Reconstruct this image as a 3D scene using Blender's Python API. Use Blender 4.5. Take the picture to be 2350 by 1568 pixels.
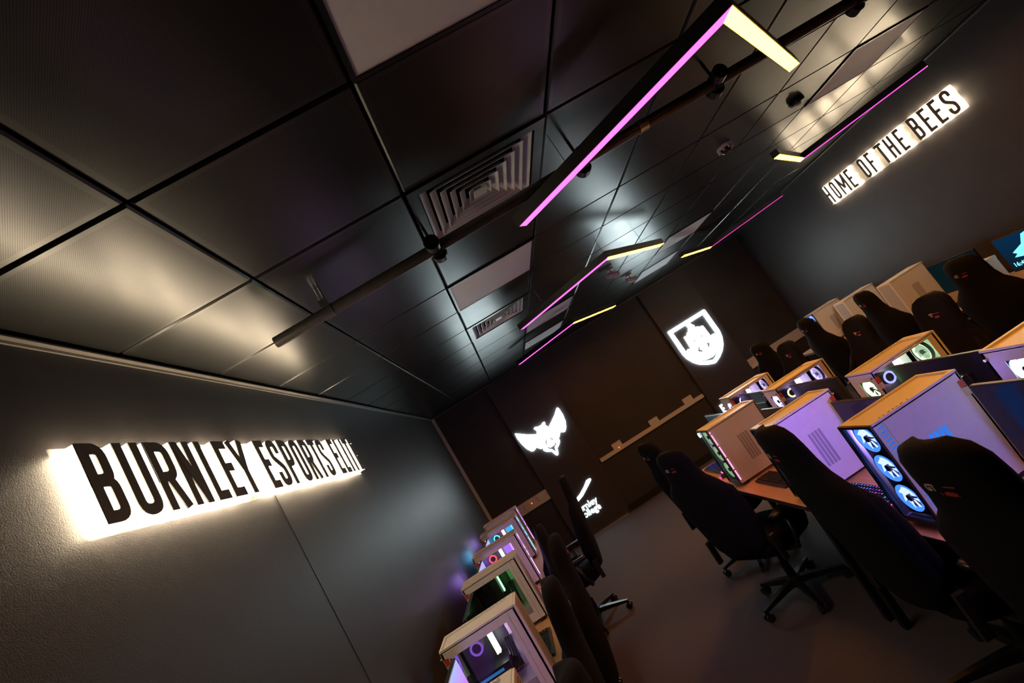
import bpy, math, random
from mathutils import Vector, Matrix
random.seed(7)
sc = bpy.context.scene
for o in list(bpy.data.objects): bpy.data.objects.remove(o)
C = sc.collection
PI = math.pi

# ------------------------------------------------------------ camera, world, exposure
Z0 = 1.9                      # camera height above the floor
cam_d = bpy.data.cameras.new('camera'); cam = bpy.data.objects.new('camera', cam_d); C.objects.link(cam)
R_ = ((0.85215218, 0.00713062, -0.52324546), (-0.51596077, 0.17825975, -0.83785914), (0.08729915, 0.98395763, 0.15558356))
cam.matrix_world = Matrix(((R_[0][0], -R_[1][0], -R_[2][0], 0), (R_[0][1], -R_[1][1], -R_[2][1], 0), (R_[0][2], -R_[1][2], -R_[2][2], Z0), (0, 0, 0, 1)))
cam_d.sensor_width = 36; cam_d.lens = 36 * 1199.37 / 2350
cam_d.clip_start = 0.02; cam_d.clip_end = 60
cam_d.dof.use_dof = True; cam_d.dof.focus_distance = 2.3; cam_d.dof.aperture_fstop = 5.0
sc.camera = cam
w = bpy.data.worlds.new('world'); sc.world = w; w.use_nodes = True
w.node_tree.nodes['Background'].inputs[0].default_value = (.30, .20, .24, 1)
w.node_tree.nodes['Background'].inputs[1].default_value = 0.0
sc.view_settings.view_transform = 'Standard'; sc.view_settings.look = 'None'
sc.view_settings.gamma = 1; sc.view_settings.use_curve_mapping = False
sc.view_settings.exposure = 0.0
sc.cycles.use_denoising = True
sc.cycles.max_bounces = 6; sc.cycles.diffuse_bounces = 3; sc.cycles.glossy_bounces = 3; sc.cycles.transparent_max_bounces = 16
sc.cycles.sample_clamp_indirect = 4.0
sc.cycles.caustics_reflective = True

HC = Z0 + .9356               # ceiling
XL, XR, YB, YN = -1.02, 4.90, 8.40, -2.6
SIGN_W = 80.0                 # warm halo letters
SIGN_C = 13.0                 # cool white emblems
LAMP_Y, LAMP_M = 80.0, 4.5

# ------------------------------------------------------------ materials
def mat(name, col=(.5, .5, .5), rough=.5, metal=0, spec=.5, emit=None, es=0, noise=0, nscale=40, bump=0, bscale=200):
    m = bpy.data.materials.new(name); m.use_nodes = True
    nt = m.node_tree; b = nt.nodes['Principled BSDF']
    b.inputs['Base Color'].default_value = (*col, 1); b.inputs['Roughness'].default_value = rough
    b.inputs['Metallic'].default_value = metal; b.inputs['Specular IOR Level'].default_value = spec
    if emit:
        b.inputs['Emission Color'].default_value = (*emit, 1); b.inputs['Emission Strength'].default_value = es
    if noise or bump:
        tc = nt.nodes.new('ShaderNodeTexCoord')
    if noise:
        n = nt.nodes.new('ShaderNodeTexNoise'); n.inputs['Scale'].default_value = nscale; n.inputs['Detail'].default_value = 5
        nt.links.new(tc.outputs['Object'], n.inputs['Vector'])
        r = nt.nodes.new('ShaderNodeValToRGB')
        r.color_ramp.elements[0].position = .3; r.color_ramp.elements[1].position = .7
        r.color_ramp.elements[0].color = (*[c * (1 - noise) for c in col], 1); r.color_ramp.elements[1].color = (*[min(1, c * (1 + noise)) for c in col], 1)
        nt.links.new(n.outputs['Fac'], r.inputs['Fac']); nt.links.new(r.outputs['Color'], b.inputs['Base Color'])
    if bump:
        n2 = nt.nodes.new('ShaderNodeTexNoise'); n2.inputs['Scale'].default_value = bscale; n2.inputs['Detail'].default_value = 3
        nt.links.new(tc.outputs['Object'], n2.inputs['Vector'])
        bp = nt.nodes.new('ShaderNodeBump'); bp.inputs['Strength'].default_value = bump; bp.inputs['Distance'].default_value = .002
        nt.links.new(n2.outputs['Fac'], bp.inputs['Height']); nt.links.new(bp.outputs['Normal'], b.inputs['Normal'])
    return m
def glow(name, col, s):
    m = bpy.data.materials.new(name); m.use_nodes = True; nt = m.node_tree; nt.nodes.clear()
    e = nt.nodes.new('ShaderNodeEmission'); e.inputs[0].default_value = (*col, 1); e.inputs[1].default_value = s
    o = nt.nodes.new('ShaderNodeOutputMaterial'); nt.links.new(e.outputs[0], o.inputs[0]); return m
def glassm(name, tint=(.85, .85, .88), refl=.10, rough=.02):
    m = bpy.data.materials.new(name); m.use_nodes = True; nt = m.node_tree; nt.nodes.clear()
    t = nt.nodes.new('ShaderNodeBsdfTransparent'); t.inputs[0].default_value = (*tint, 1)
    g = nt.nodes.new('ShaderNodeBsdfGlossy'); g.inputs['Roughness'].default_value = rough
    mx = nt.nodes.new('ShaderNodeMixShader'); lw = nt.nodes.new('ShaderNodeLayerWeight'); pw = nt.nodes.new('ShaderNodeMath'); pw.operation = 'POWER'; pw.inputs[1].default_value = 5
    fr = nt.nodes.new('ShaderNodeMath'); fr.operation = 'MULTIPLY_ADD'; fr.inputs[1].default_value = .6; fr.inputs[2].default_value = .02
    nt.links.new(lw.outputs['Facing'], pw.inputs[0]); nt.links.new(pw.outputs[0], fr.inputs[0])
    nt.links.new(fr.outputs[0], mx.inputs[0]); nt.links.new(t.outputs[0], mx.inputs[1]); nt.links.new(g.outputs[0], mx.inputs[2])
    o = nt.nodes.new('ShaderNodeOutputMaterial'); nt.links.new(mx.outputs[0], o.inputs[0]); return m

def ceiling_mat():
    m = mat('ceiling_tile', (.040, .039, .038), .38, 0, .55)
    nt = m.node_tree; b = nt.nodes['Principled BSDF']
    tc = nt.nodes.new('ShaderNodeTexCoord'); sp = nt.nodes.new('ShaderNodeSeparateXYZ'); nt.links.new(tc.outputs['Object'], sp.inputs[0])
    def M(op, a, b_=None, c_=None):
        n = nt.nodes.new('ShaderNodeMath'); n.operation = op
        for i, v in enumerate((a, b_, c_)):
            if v is None: continue
            if isinstance(v, (int, float)): n.inputs[i].default_value = v
            else: nt.links.new(v, n.inputs[i])
        return n.outputs[0]
    px = .0056
    sx = M('SINE', M('MULTIPLY', sp.outputs[0], 2 * PI / px)); sy = M('SINE', M('MULTIPLY', sp.outputs[1], 2 * PI / px))
    dots = M('MULTIPLY', M('MULTIPLY', sx, .5), sy)                   # -0.5..0.5
    hole = M('GREATER_THAN', dots, .12)
    def border(v, off):
        f = M('FRACT', M('DIVIDE', M('SUBTRACT', v, off), .6))        # 0..1 over a tile
        d = M('ABSOLUTE', M('SUBTRACT', f, .5))
        return M('LESS_THAN', d, .455)
    msk = M('MULTIPLY', border(sp.outputs[0], -.4967), border(sp.outputs[1], 1.1452))
    hm = M('MULTIPLY', hole, msk)
    mix = nt.nodes.new('ShaderNodeMix'); mix.data_type = 'RGBA'
    nt.links.new(hm, mix.inputs['Factor']); mix.inputs['A'].default_value = (.011, .0105, .010, 1); mix.inputs['B'].default_value = (.005, .005, .005, 1)
    nt.links.new(mix.outputs['Result'], b.inputs['Base Color'])
    nt.links.new(M('SUBTRACT', .58, M('MULTIPLY', hm, .35)), b.inputs['Specular IOR Level'])
    n = nt.nodes.new('ShaderNodeTexNoise'); n.inputs['Scale'].default_value = 6; nt.links.new(tc.outputs['Object'], n.inputs['Vector'])
    nt.links.new(M('ADD', .26, M('MULTIPLY', n.outputs['Fac'], .06)), b.inputs['Roughness'])
    return m

def wood_mat(name, a, b2):
    m = mat(name, a, .42, 0, .45); nt = m.node_tree; b = nt.nodes['Principled BSDF']
    tc = nt.nodes.new('ShaderNodeTexCoord'); mp = nt.nodes.new('ShaderNodeMapping'); mp.inputs['Scale'].default_value = (40, 3, 40)
    n = nt.nodes.new('ShaderNodeTexNoise'); n.inputs['Scale'].default_value = 1.5; n.inputs['Detail'].default_value = 6
    r = nt.nodes.new('ShaderNodeValToRGB'); r.color_ramp.elements[0].color = (*a, 1); r.color_ramp.elements[1].color = (*b2, 1)
    r.color_ramp.elements[0].position = .35; r.color_ramp.elements[1].position = .65
    nt.links.new(tc.outputs['Object'], mp.inputs[0]); nt.links.new(mp.outputs[0], n.inputs['Vector'])
    nt.links.new(n.outputs['Fac'], r.inputs['Fac']); nt.links.new(r.outputs['Color'], b.inputs['Base Color'])
    return m

M_ceil = ceiling_mat()
M_plenum = mat('plenum_black', (.003, .003, .003), .9, 0, 0)
M_wall = mat('wall_charcoal_paint', (.040, .036, .037), .46, 0, .32, noise=.10, nscale=3, bump=.35, bscale=260)
M_floor = mat('floor_carpet', (.10, .085, .09), .75, 0, .25, noise=.35, nscale=220, bump=.5, bscale=420)
M_board = mat('board_panel', (.042, .036, .038), .45, 0, .4, bump=.15, bscale=200)
M_trimw = mat('trim_white_plastic', (.62, .58, .56), .4)
M_bead = mat('bead_metal', (.22, .20, .18), .35, .4)
M_black = mat('black_satin', (.012, .012, .013), .4, 0, .5, noise=.1)
M_blackm = mat('black_metal', (.02, .02, .022), .32, .6, .5)
M_pipe = mat('pipe_grey_paint', (.10, .09, .09), .33, .5, .5, noise=.15, nscale=25)
M_panel = mat('luminaire_opal', (.78, .77, .80), .55, 0, .4, noise=.02)
M_fin = mat('diffuser_white_metal', (.66, .67, .70), .35, 0, .5)
M_dark = mat('diffuser_throat', (.01, .01, .01), .8)
M_white = mat('case_white', (.78, .76, .74), .38, 0, .5, noise=.02)
M_slot = mat('case_slot', (.40, .39, .40), .6)
M_seam = mat('case_seam', (.18, .17, .17), .6)
M_face = mat('letter_face_grey', (.13, .125, .095), .5, 0, .4, noise=.08)
M_acryl = mat('acrylic_frosted', (.75, .73, .68), .35, 0, .4)
_nt = M_acryl.node_tree; _mx = _nt.nodes.new('ShaderNodeMixShader'); _tr = _nt.nodes.new('ShaderNodeBsdfTransparent'); _mx.inputs[0].default_value = .14
_nt.links.new(_tr.outputs[0], _mx.inputs[1]); _nt.links.new(_nt.nodes['Principled BSDF'].outputs[0], _mx.inputs[2]); _nt.links.new(_mx.outputs[0], _nt.nodes['Material Output'].inputs[0])
M_fab = mat('chair_fabric_black', (.007, .0065, .007), .85, 0, .12, noise=.3, nscale=180, bump=.3, bscale=300)
M_fabp = mat('chair_piping', (.03, .028, .03), .5)
M_plas = mat('chair_plastic', (.015, .015, .016), .35, 0, .5)
M_logo_w = mat('logo_white_thread', (.55, .5, .5), .6)
M_logo_r = mat('logo_red_thread', (.45, .03, .03), .6)
M_red = mat('sticker_red', (.60, .06, .04), .5)
M_lab = mat('sticker_white', (.70, .62, .58), .5)
M_desk = wood_mat('desk_beech', (.58, .33, .16), (.66, .40, .20))
M_edge = mat('desk_edge', (.05, .035, .028), .5)
M_scr_off = mat('screen_off', (.006, .007, .009), .12, 0, .6)
M_mon = mat('monitor_casing', (.014, .014, .016), .28, 0, .55)
M_steel = mat('steel_bright', (.55, .55, .56), .25, .9)
M_glass = glassm('case_glass')
M_pcb = mat('motherboard_black', (.012, .012, .014), .45)
M_silver = mat('metal_threshold', (.75, .75, .80), .2, .9)
G_sign = glow('halo_warm', (1, .78, .50), SIGN_W)
G_sign2 = glow('halo_warm_edge', (1, .82, .60), SIGN_W * .10)
G_emb = glow('emblem_cool', (.80, .97, 1.0), SIGN_C)
G_emb2 = glow('emblem_cool_low', (.80, .97, 1.0), SIGN_C * .2)
_gc = {}
def G(col, s):
    k = (col, s)
    if k not in _gc: _gc[k] = glow('led_%d' % len(_gc), col, s)
    return _gc[k]

# ------------------------------------------------------------ mesh helpers
class MB:
    def __init__(s): s.v = []; s.f = []
    def add(s, v, f):
        n = len(s.v); s.v += [tuple(p) for p in v]; s.f += [tuple(i + n for i in q) for q in f]; return s
    def box(s, x0, x1, y0, y1, z0, z1):
        return s.add([(x, y, z) for z in (z0, z1) for y in (y0, y1) for x in (x0, x1)],
                     [(0, 2, 3, 1), (4, 5, 7, 6), (0, 1, 5, 4), (2, 6, 7, 3), (0, 4, 6, 2), (1, 3, 7, 5)])
    def bar(s, p, q, wd, ht, up=(0, 0, 1)):
        p = Vector(p); q = Vector(q); d = (q - p).normalized(); u = Vector(up); sd = d.cross(u).normalized(); u = sd.cross(d)
        v = []
        for e in (p, q):
            for a, b in ((-1, -1), (1, -1), (1, 1), (-1, 1)): v.append(e + sd * a * wd / 2 + u * b * ht / 2)
        return s.add(v, [(0, 1, 2, 3), (7, 6, 5, 4), (0, 4, 5, 1), (1, 5, 6, 2), (2, 6, 7, 3), (3, 7, 4, 0)])
    def tube(s, pts, r, n=12, cap=True):
        pts = [Vector(p) for p in pts]; rr = r if isinstance(r, (list, tuple)) else [r] * len(pts)
        base = len(s.v); ref = None
        for i, p in enumerate(pts):
            d = (pts[min(i + 1, len(pts) - 1)] - pts[max(i - 1, 0)]).normalized()
            if ref is None: ref = d.orthogonal().normalized()
            ref = (ref - d * ref.dot(d)).normalized(); b = d.cross(ref)
            for k in range(n):
                a = 2 * PI * k / n; s.v.append(tuple(p + (ref * math.cos(a) + b * math.sin(a)) * rr[i]))
        for i in range(len(pts) - 1):
            for k in range(n):
                a = base + i * n + k; b2 = base + i * n + (k + 1) % n
                s.f.append((a, b2, b2 + n, a + n))
        if cap:
            s.f.append(tuple(base + k for k in reversed(range(n)))); e = base + (len(pts) - 1) * n; s.f.append(tuple(e + k for k in range(n)))
        return s
    def loft(s, rings, cap=True):
        base = len(s.v); n = len(rings[0])
        for r in rings: s.v += [tuple(p) for p in r]
        for i in range(len(rings) - 1):
            for k in range(n):
                a = base + i * n + k; b = base + i * n + (k + 1) % n; s.f.append((a, b, b + n, a + n))
        if cap:
            s.f.append(tuple(base + k for k in reversed(range(n)))); e = base + (len(rings) - 1) * n; s.f.append(tuple(e + k for k in range(n)))
        return s
    def ribbon(s, pts, t, f, d0, d1, closed=False):
        """2D polyline stroked to width t, extruded d0..d1, f maps (u,v,d) to space"""
        P = []
        for p in pts:
            p = Vector(p)
            if not P or (p - P[-1]).length > 1e-4: P.append(p)
        if closed and (P[0] - P[-1]).length < 1e-4: P.pop()
        n = len(P); L = []; Rr = []
        for i in range(n):
            a = P[i - 1] if (i > 0 or closed) else None; c = P[(i + 1) % n] if (i < n - 1 or closed) else None
            if a is None: d = (c - P[i]).normalized(); nn = Vector((-d.y, d.x)); k = 1
            elif c is None: d = (P[i] - a).normalized(); nn = Vector((-d.y, d.x)); k = 1
            else:
                d1_ = (P[i] - a).normalized(); d2_ = (c - P[i]).normalized(); t_ = (d1_ + d2_)
                if t_.length < 1e-6: t_ = d1_
                t_.normalize(); nn = Vector((-t_.y, t_.x)); k = min(2.5, 1 / max(.3, nn.dot(Vector((-d1_.y, d1_.x)))))
            L.append(P[i] + nn * t / 2 * k); Rr.append(P[i] - nn * t / 2 * k)
        rings = [[f(L[i].x, L[i].y, d0), f(Rr[i].x, Rr[i].y, d0), f(Rr[i].x, Rr[i].y, d1), f(L[i].x, L[i].y, d1)] for i in range(n)]
        if closed: rings.append(rings[0])
        return s.loft(rings, cap=not closed)
    def build(s, name, m, parent=None, off=(0, 0, 0), smooth=False, bevel=0, sub=0):
        me = bpy.data.meshes.new(name)
        me.from_pydata([(a - off[0], b - off[1], c - off[2]) for a, b, c in s.v], [], s.f); me.validate()
        import bmesh
        bm = bmesh.new(); bm.from_mesh(me); bmesh.ops.recalc_face_normals(bm, faces=bm.faces)
        bm.to_mesh(me); bm.free()
        me.materials.append(m)
        if smooth:
            for p in me.polygons: p.use_smooth = True
        o = bpy.data.objects.new(name, me); C.objects.link(o)
        if parent: o.parent = parent
        if bevel:
            b = o.modifiers.new('bevel', 'BEVEL'); b.width = bevel; b.segments = 2; b.limit_method = 'ANGLE'
        if sub:
            b = o.modifiers.new('sub', 'SUBSURF'); b.levels = sub; b.render_levels = sub
        return o
def tag(o, label=None, cat=None, group=None, kind=None):
    if label: o['label'] = label
    if cat: o['category'] = cat
    if group: o['group'] = group
    if kind: o['kind'] = kind
    return o
def thing(name, label, cat, loc=(0, 0, 0), rz=0, group=None):
    o = bpy.data.objects.new(name, None); C.objects.link(o); o.empty_display_size = .1
    o.location = loc; o.rotation_euler = (0, 0, rz); return tag(o, label, cat, group)
def rpath(pts, rad, closed=False, n=6):
    """round the corners of a polyline"""
    out = []; P = [Vector(p) for p in pts]; N = len(P)
    for i, p in enumerate(P):
        r = rad[i] if isinstance(rad, (list, tuple)) else rad
        if (not closed and i in (0, N - 1)) or r <= 0: out.append(tuple(p)); continue
        a = P[i - 1]; c = P[(i + 1) % N]; d1 = (a - p); d2 = (c - p)
        ang = d1.angle(d2); k = min(r / math.tan(ang / 2), d1.length * .5, d2.length * .5)
        s = p + d1.normalized() * k; e = p + d2.normalized() * k
        for j in range(n + 1):
            t = j / n; q = s * (1 - t) ** 2 + p * 2 * t * (1 - t) + e * t * t
            out.append((q.x, q.y))
    return out
def text_mb(body, size, f, d0, d1, bold=0, sx=1, space=1):
    cu = bpy.data.curves.new('t', 'FONT'); cu.body = body; cu.size = size; cu.offset = bold; cu.resolution_u = 3; cu.space_character = space
    cu.extrude = .5
    o = bpy.data.objects.new('t', cu); C.objects.link(o)
    dg = bpy.context.evaluated_depsgraph_get(); me = bpy.data.meshes.new_from_object(o.evaluated_get(dg))
    mb = MB(); mb.add([f(v.co.x * sx, v.co.y, d0 if v.co.z < 0 else d1) for v in me.vertices], [tuple(p.vertices) for p in me.polygons])
    bpy.data.objects.remove(o); bpy.data.curves.remove(cu); bpy.data.meshes.remove(me)
    return mb
def poly_mesh(outer, holes, f, d0, d1):
    """filled 2D outline with holes, extruded"""
    cu = bpy.data.curves.new('p', 'CURVE'); cu.dimensions = '2D'; cu.fill_mode = 'BOTH'; cu.extrude = .5
    for L in [outer] + holes:
        sp = cu.splines.new('POLY'); sp.points.add(len(L) - 1)
        for i, (a, b) in enumerate(L): sp.points[i].co = (a, b, 0, 1)
        sp.use_cyclic_u = True
    o = bpy.data.objects.new('p', cu); C.objects.link(o)
    dg = bpy.context.evaluated_depsgraph_get(); me = bpy.data.meshes.new_from_object(o.evaluated_get(dg))
    mb = MB(); mb.add([f(v.co.x, v.co.y, d0 if v.co.z < 0 else d1) for v in me.vertices], [tuple(p.vertices) for p in me.polygons])
    bpy.data.objects.remove(o); bpy.data.curves.remove(cu); bpy.data.meshes.remove(me)
    return mb
def struct(name, mb, m, **k): return tag(mb.build(name, m, **k), kind='structure')

# ------------------------------------------------------------ room shell
struct('floor', MB().box(XL - .1, XR + .1, YN, YB + .1, -.1, 0), M_floor)
struct('wall_left', MB().box(XL - .12, XL, YN, YB + .1, 0, HC + .2), M_wall)
struct('wall_right', MB().box(XR, XR + .12, YN, YB + .1, 0, HC + .2), M_wall)
struct('wall_back', MB().box(XL, XR, YB, YB + .12, 0, HC + .2), M_wall)
struct('wall_near', MB().box(XL, XR, YN - .12, YN, 0, HC + .2), M_wall)
DX = [XL] + [-.4967 + .6 * i for i in range(9)] + [XR]                # D1.. lines at DX[1]..
SY = [1.1452 + .6 * (j - 1) for j in range(-5, 13)]                   # S(-5)..S12
SY = [YN] + SY + [YB]
special = {(.103, .545), (.103, 2.945), (2.503, 5.345), (2.503, 6.545), (.703, 5.345), (.703, 6.545), (3.103, 2.945), (.103, 1.745), (.103, 4.145)}
c = MB()
for i in range(len(DX) - 1):
    for j in range(len(SY) - 1):
        x0, x1, y0, y1 = DX[i], DX[i + 1], SY[j], SY[j + 1]
        if any(abs(x0 - a) < .02 and abs(y0 - b) < .02 for a, b in special): continue
        g = .0045; b = .006
        x0 += g; x1 -= g; y0 += g; y1 -= g
        v = [(x0, y0, HC + .014), (x1, y0, HC + .014), (x1, y1, HC + .014), (x0, y1, HC + .014), (x0, y0, HC + b), (x1, y0, HC + b), (x1, y1, HC + b), (x0, y1, HC + b),
             (x0 + b, y0 + b, HC), (x1 - b, y0 + b, HC), (x1 - b, y1 - b, HC), (x0 + b, y1 - b, HC)]
        f = [(0, 1, 2, 3), (8, 11, 10, 9)]
        for k in range(4):
            k2 = (k + 1) % 4; f += [(k, k2, 4 + k2, 4 + k), (4 + k, 4 + k2, 8 + k2, 8 + k)]
        c.add(v, f)
c.build('ceiling', M_ceil)['kind'] = 'structure'
struct('ceiling', MB().box(XL, XR, YN, YB, HC + .03, HC + .06), M_plenum)
t = MB().box(XL, XL + .022, YN, YB, HC - .022, HC - .016).box(XL, XL + .006, YN, YB, HC - .032, HC - .016)
t.build('trim_1', M_bead)['kind'] = 'structure'
struct('trim_2', MB().box(XR - .02, XR, YN, YB, HC - .022, HC - .016), M_bead)
struct('trim_3', MB().box(XL, XR, YB - .02, YB, HC - .022, HC - .016), M_bead)
struct('trim_4', MB().box(XL + .002, XL + .05, YB - .03, YB, 0, HC - .02), M_trimw)       # conduit in the far left corner
def trunking(n, x0, x1, gaps=()):
    m = MB().box(x0, x1, YB - .045, YB, Z0 - 1.085, Z0 - 1.035).box(x0, x1, YB - .032, YB, Z0 - 1.035, Z0 - .975).box(x0, x1, YB - .045, YB, Z0 - .975, Z0 - .925)
    for g in gaps: m.box(g, g + .14, YB - .05, YB, Z0 - 1.05, Z0 - .95)
    struct('trim_%d' % n, m, M_trimw)
trunking(5, -.60, .0, (-.45, -.2)); trunking(7, 3.80, XR, (4.05, 4.5))
m6 = MB().box(.93, 2.88, YB - .045, YB, Z0 - 1.045, Z0 - .985)
for g in (1.2, 1.9, 2.55): m6.box(g, g + .16, YB - .04, YB, Z0 - .985, Z0 - .90)
struct('trim_6', m6, M_trimw)
for i, xx in enumerate((-.33, 1.28)):
    tag(MB().box(xx, xx + .012, YB - .056, YB - .05, Z0 - 1.0, Z0 - .988).build('socket_light', G((1, .08, .03), 6)),
        ['tiny red neon on the white wall trunking behind the left desks', 'tiny red neon on the wall trunking between the two boards'][i], 'indicator light')
struct('baseboard_left', MB().box(XL, XL + .015, YN, YB, 0, .1), M_black)
struct('baseboard_right', MB().box(XR - .015, XR, YN, YB, 0, .1), M_black)
struct('baseboard_back', MB().box(XL, XR, YB - .015, YB, 0, .1), M_black)
struct('trim_8', MB().box(XL, XL + .002, 2.335, 2.339, .1, Z0 + .33), M_black)          # joint in the left wall lining

# ------------------------------------------------------------ ceiling fittings
pl = [(.103, .545, 'square white ceiling light panel nearest the camera, switched off'), (.103, 2.945, 'square white ceiling light panel between the two louvred air vents'),
      (3.103, 2.945, 'square white ceiling light panel near the bees sign wall, beside the smoke detector'), (2.503, 5.345, 'square white ceiling light panel in the right far ceiling, nearer of a pair'),
      (2.503, 6.545, 'square white ceiling light panel above the shield board, farther of a pair'), (.703, 5.345, 'square white ceiling light panel beyond the second air vent, nearer of a pair'),
      (.703, 6.545, 'square white ceiling light panel in line above the bee emblem, farthest of the left ones')]
for x, y, lb in pl:
    t = thing('ceiling_light_panel', lb, 'ceiling light', (x + .3, y + .3, HC - .004), 0, 'square ceiling light panels')
    r = MB()
    for a, b, c2, d in ((-.297, .297, -.297, -.283), (-.297, .297, .283, .297), (-.297, -.283, -.283, .283), (.283, .297, -.283, .283)): r.box(a, b, c2, d, -.004, .014)
    r.build('frame', M_blackm, t)
    MB().box(-.283, .283, -.283, .283, -.001, .010).build('diffuser_sheet', M_panel, t)
for x, y, lb in ((.103, 1.745, 'black framed square air vent with white slanted louvres above the pipe'), (.103, 4.145, 'farther square air vent with white louvres, beyond the white light panel')):
    t = thing('air_vent', lb, 'air vent', (x + .3, y + .3, HC), 0, 'louvred ceiling air vents')
    fr = MB()
    for a, b, c2, d in ((-.295, .295, -.295, -.252), (-.295, .295, .252, .295), (-.295, -.252, -.252, .252), (.252, .295, -.252, .252)): fr.box(a, b, c2, d, -.006, .012)
    fr.build('frame', M_ceil, t)
    def ring(s0, z0, s1, z1, th=.0022):
        q = []
        for s, z in ((s0, z0), (s1, z1), (s1 + th, z1), (s0 + th, z0)): q.append([(-s, -s, z), (s, -s, z), (s, s, z), (-s, s, z)])
        q.append(q[0]); mm = MB()
        n = 4; base = 0
        for r in q: mm.v += r
        for i in range(4):
            for k in range(4): mm.f.append((i * 4 + k, i * 4 + (k + 1) % 4, (i + 1) * 4 + (k + 1) % 4, (i + 1) * 4 + k))
        return mm
    for k in range(6):
        s = .245 - k * .039
        ring(s - .032, .030, s, .002).build('louvre', M_fin, t)
    MB().box(-.03, .03, -.03, .03, -.001, .004).build('centre_plate', M_fin, t)
    MB().box(-.25, .25, -.25, .25, .031, .034).build('throat', M_dark, t)
# pipe
PA, PB = Vector((-.635, 2.085, Z0 + .828)), Vector((2.75, 1.985, Z0 + .828))
t = thing('ceiling_pipe', 'long dark grey metal pipe hung below the ceiling, running across the room', 'pipe', tuple(PA))
d = PB - PA
p = MB().tube([(0, 0, 0), tuple(d)], .0245, 28); p.build('pipe', M_pipe, t, smooth=False)
MB().tube([(-.001, 0, 0), (.0005, 0, 0)], .021, 24).build('end_cap', M_black, t)
def on_pipe(x): return d * ((x - PA.x) / d.x)
# bolt clamp near the free end
q = on_pipe(-.385)
cl = MB().tube([q + Vector((-.018, 0, 0)), q + Vector((.018, 0, 0))], .0285, 24).build('clamp_band', M_pipe, t)
MB().box(q.x - .016, q.x + .016, q.y - .036, q.y - .012, .016, .046).build('clamp_block', M_pipe, cl)
MB().tube([q + Vector((-.006, -.022, .02)), q + Vector((-.006, -.022, .105))], .005, 10).tube([q + Vector((.010, -.026, .02)), q + Vector((.010, -.026, .105))], .0045, 10).build('clamp_bolt', M_steel, cl)
for k, x in enumerate((.117, .835, 1.52, 2.27)):
    q = on_pipe(x)
    cl = MB().tube([q + Vector((-.02, 0, 0)), q + Vector((.02, 0, 0))], .031, 24).build('pipe_clamp', M_blackm, t)
    MB().tube([q + Vector((-.004, -.026, .004)), q + Vector((-.004, -.070, .004))], .033, 24).build('clamp_cap', M_blackm, cl)
    MB().tube([q + Vector((.006, .02, -.014)), q + Vector((.006, .062, -.014))], .034, 24).build('clamp_puck', M_blackm, cl)
    MB().tube([q + Vector((0, 0, .02)), q + Vector((0, 0, .108))], .007, 10).build('hanger_rod', M_blackm, cl)
q = on_pipe(1.14); MB().tube([q + Vector((-.022, 0, 0)), q + Vector((.022, 0, 0))], .0275, 24).build('pipe_coupler', M_steel, t)
# detectors and cameras
def lathe(prof, n=20):
    return MB().loft([[(r * math.cos(2 * PI * k / n), r * math.sin(2 * PI * k / n), z) for k in range(n)] for r, z in prof])
t = thing('ceiling_sensor', 'round white sensor with ribbed rim on the dark ceiling', 'sensor', (2.27, 3.34, HC))
lathe([(.055, 0), (.058, -.012), (.050, -.022)]).build('base', M_trimw, t)
for k in range(8):
    a = k * PI / 4; MB().box(.05 * math.cos(a) - .006, .05 * math.cos(a) + .006, .05 * math.sin(a) - .006, .05 * math.sin(a) + .006, -.04, -.018).build('rib', M_trimw, t)
lathe([(.043, -.02), (.040, -.042), (.026, -.055), (.004, -.058)]).build('dome', M_blackm, t)
t = thing('smoke_detector', 'small dark oval smoke detector on the lit ceiling beside the light panel', 'smoke detector', (2.845, 3.27, HC))
lathe([(.052, 0), (.055, -.014), (.046, -.03), (.02, -.034)]).build('body', M_blackm, t); lathe([(.02, -.034), (.016, -.044), (.003, -.045)]).build('sensor_cap', M_trimw, t)
for x, y, lb, on in ((1.70, 5.15, 'white bullet security camera with a lit white dot, hung from the ceiling', 1), (2.19, 6.15, 'white bullet security camera without a light, beyond the lit one', 0)):
    t = thing('security_camera', lb, 'camera', (x, y, HC))
    lathe([(.04, 0), (.04, -.02)]).build('mount', M_trimw, t)
    MB().tube([(0, 0, -.02), (0, 0, -.05)], .01).build('arm', M_trimw, t)
    b = MB().tube([(-.07, -.03, -.055), (.06, .03, -.085)], .03, 16).build('barrel', M_trimw, t)
    if on: lathe([(.010, 0), (.010, -.006)]).build('status_light', G((.8, 1, .95), 14), b).location = (.066, .03, -.088)

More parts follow.
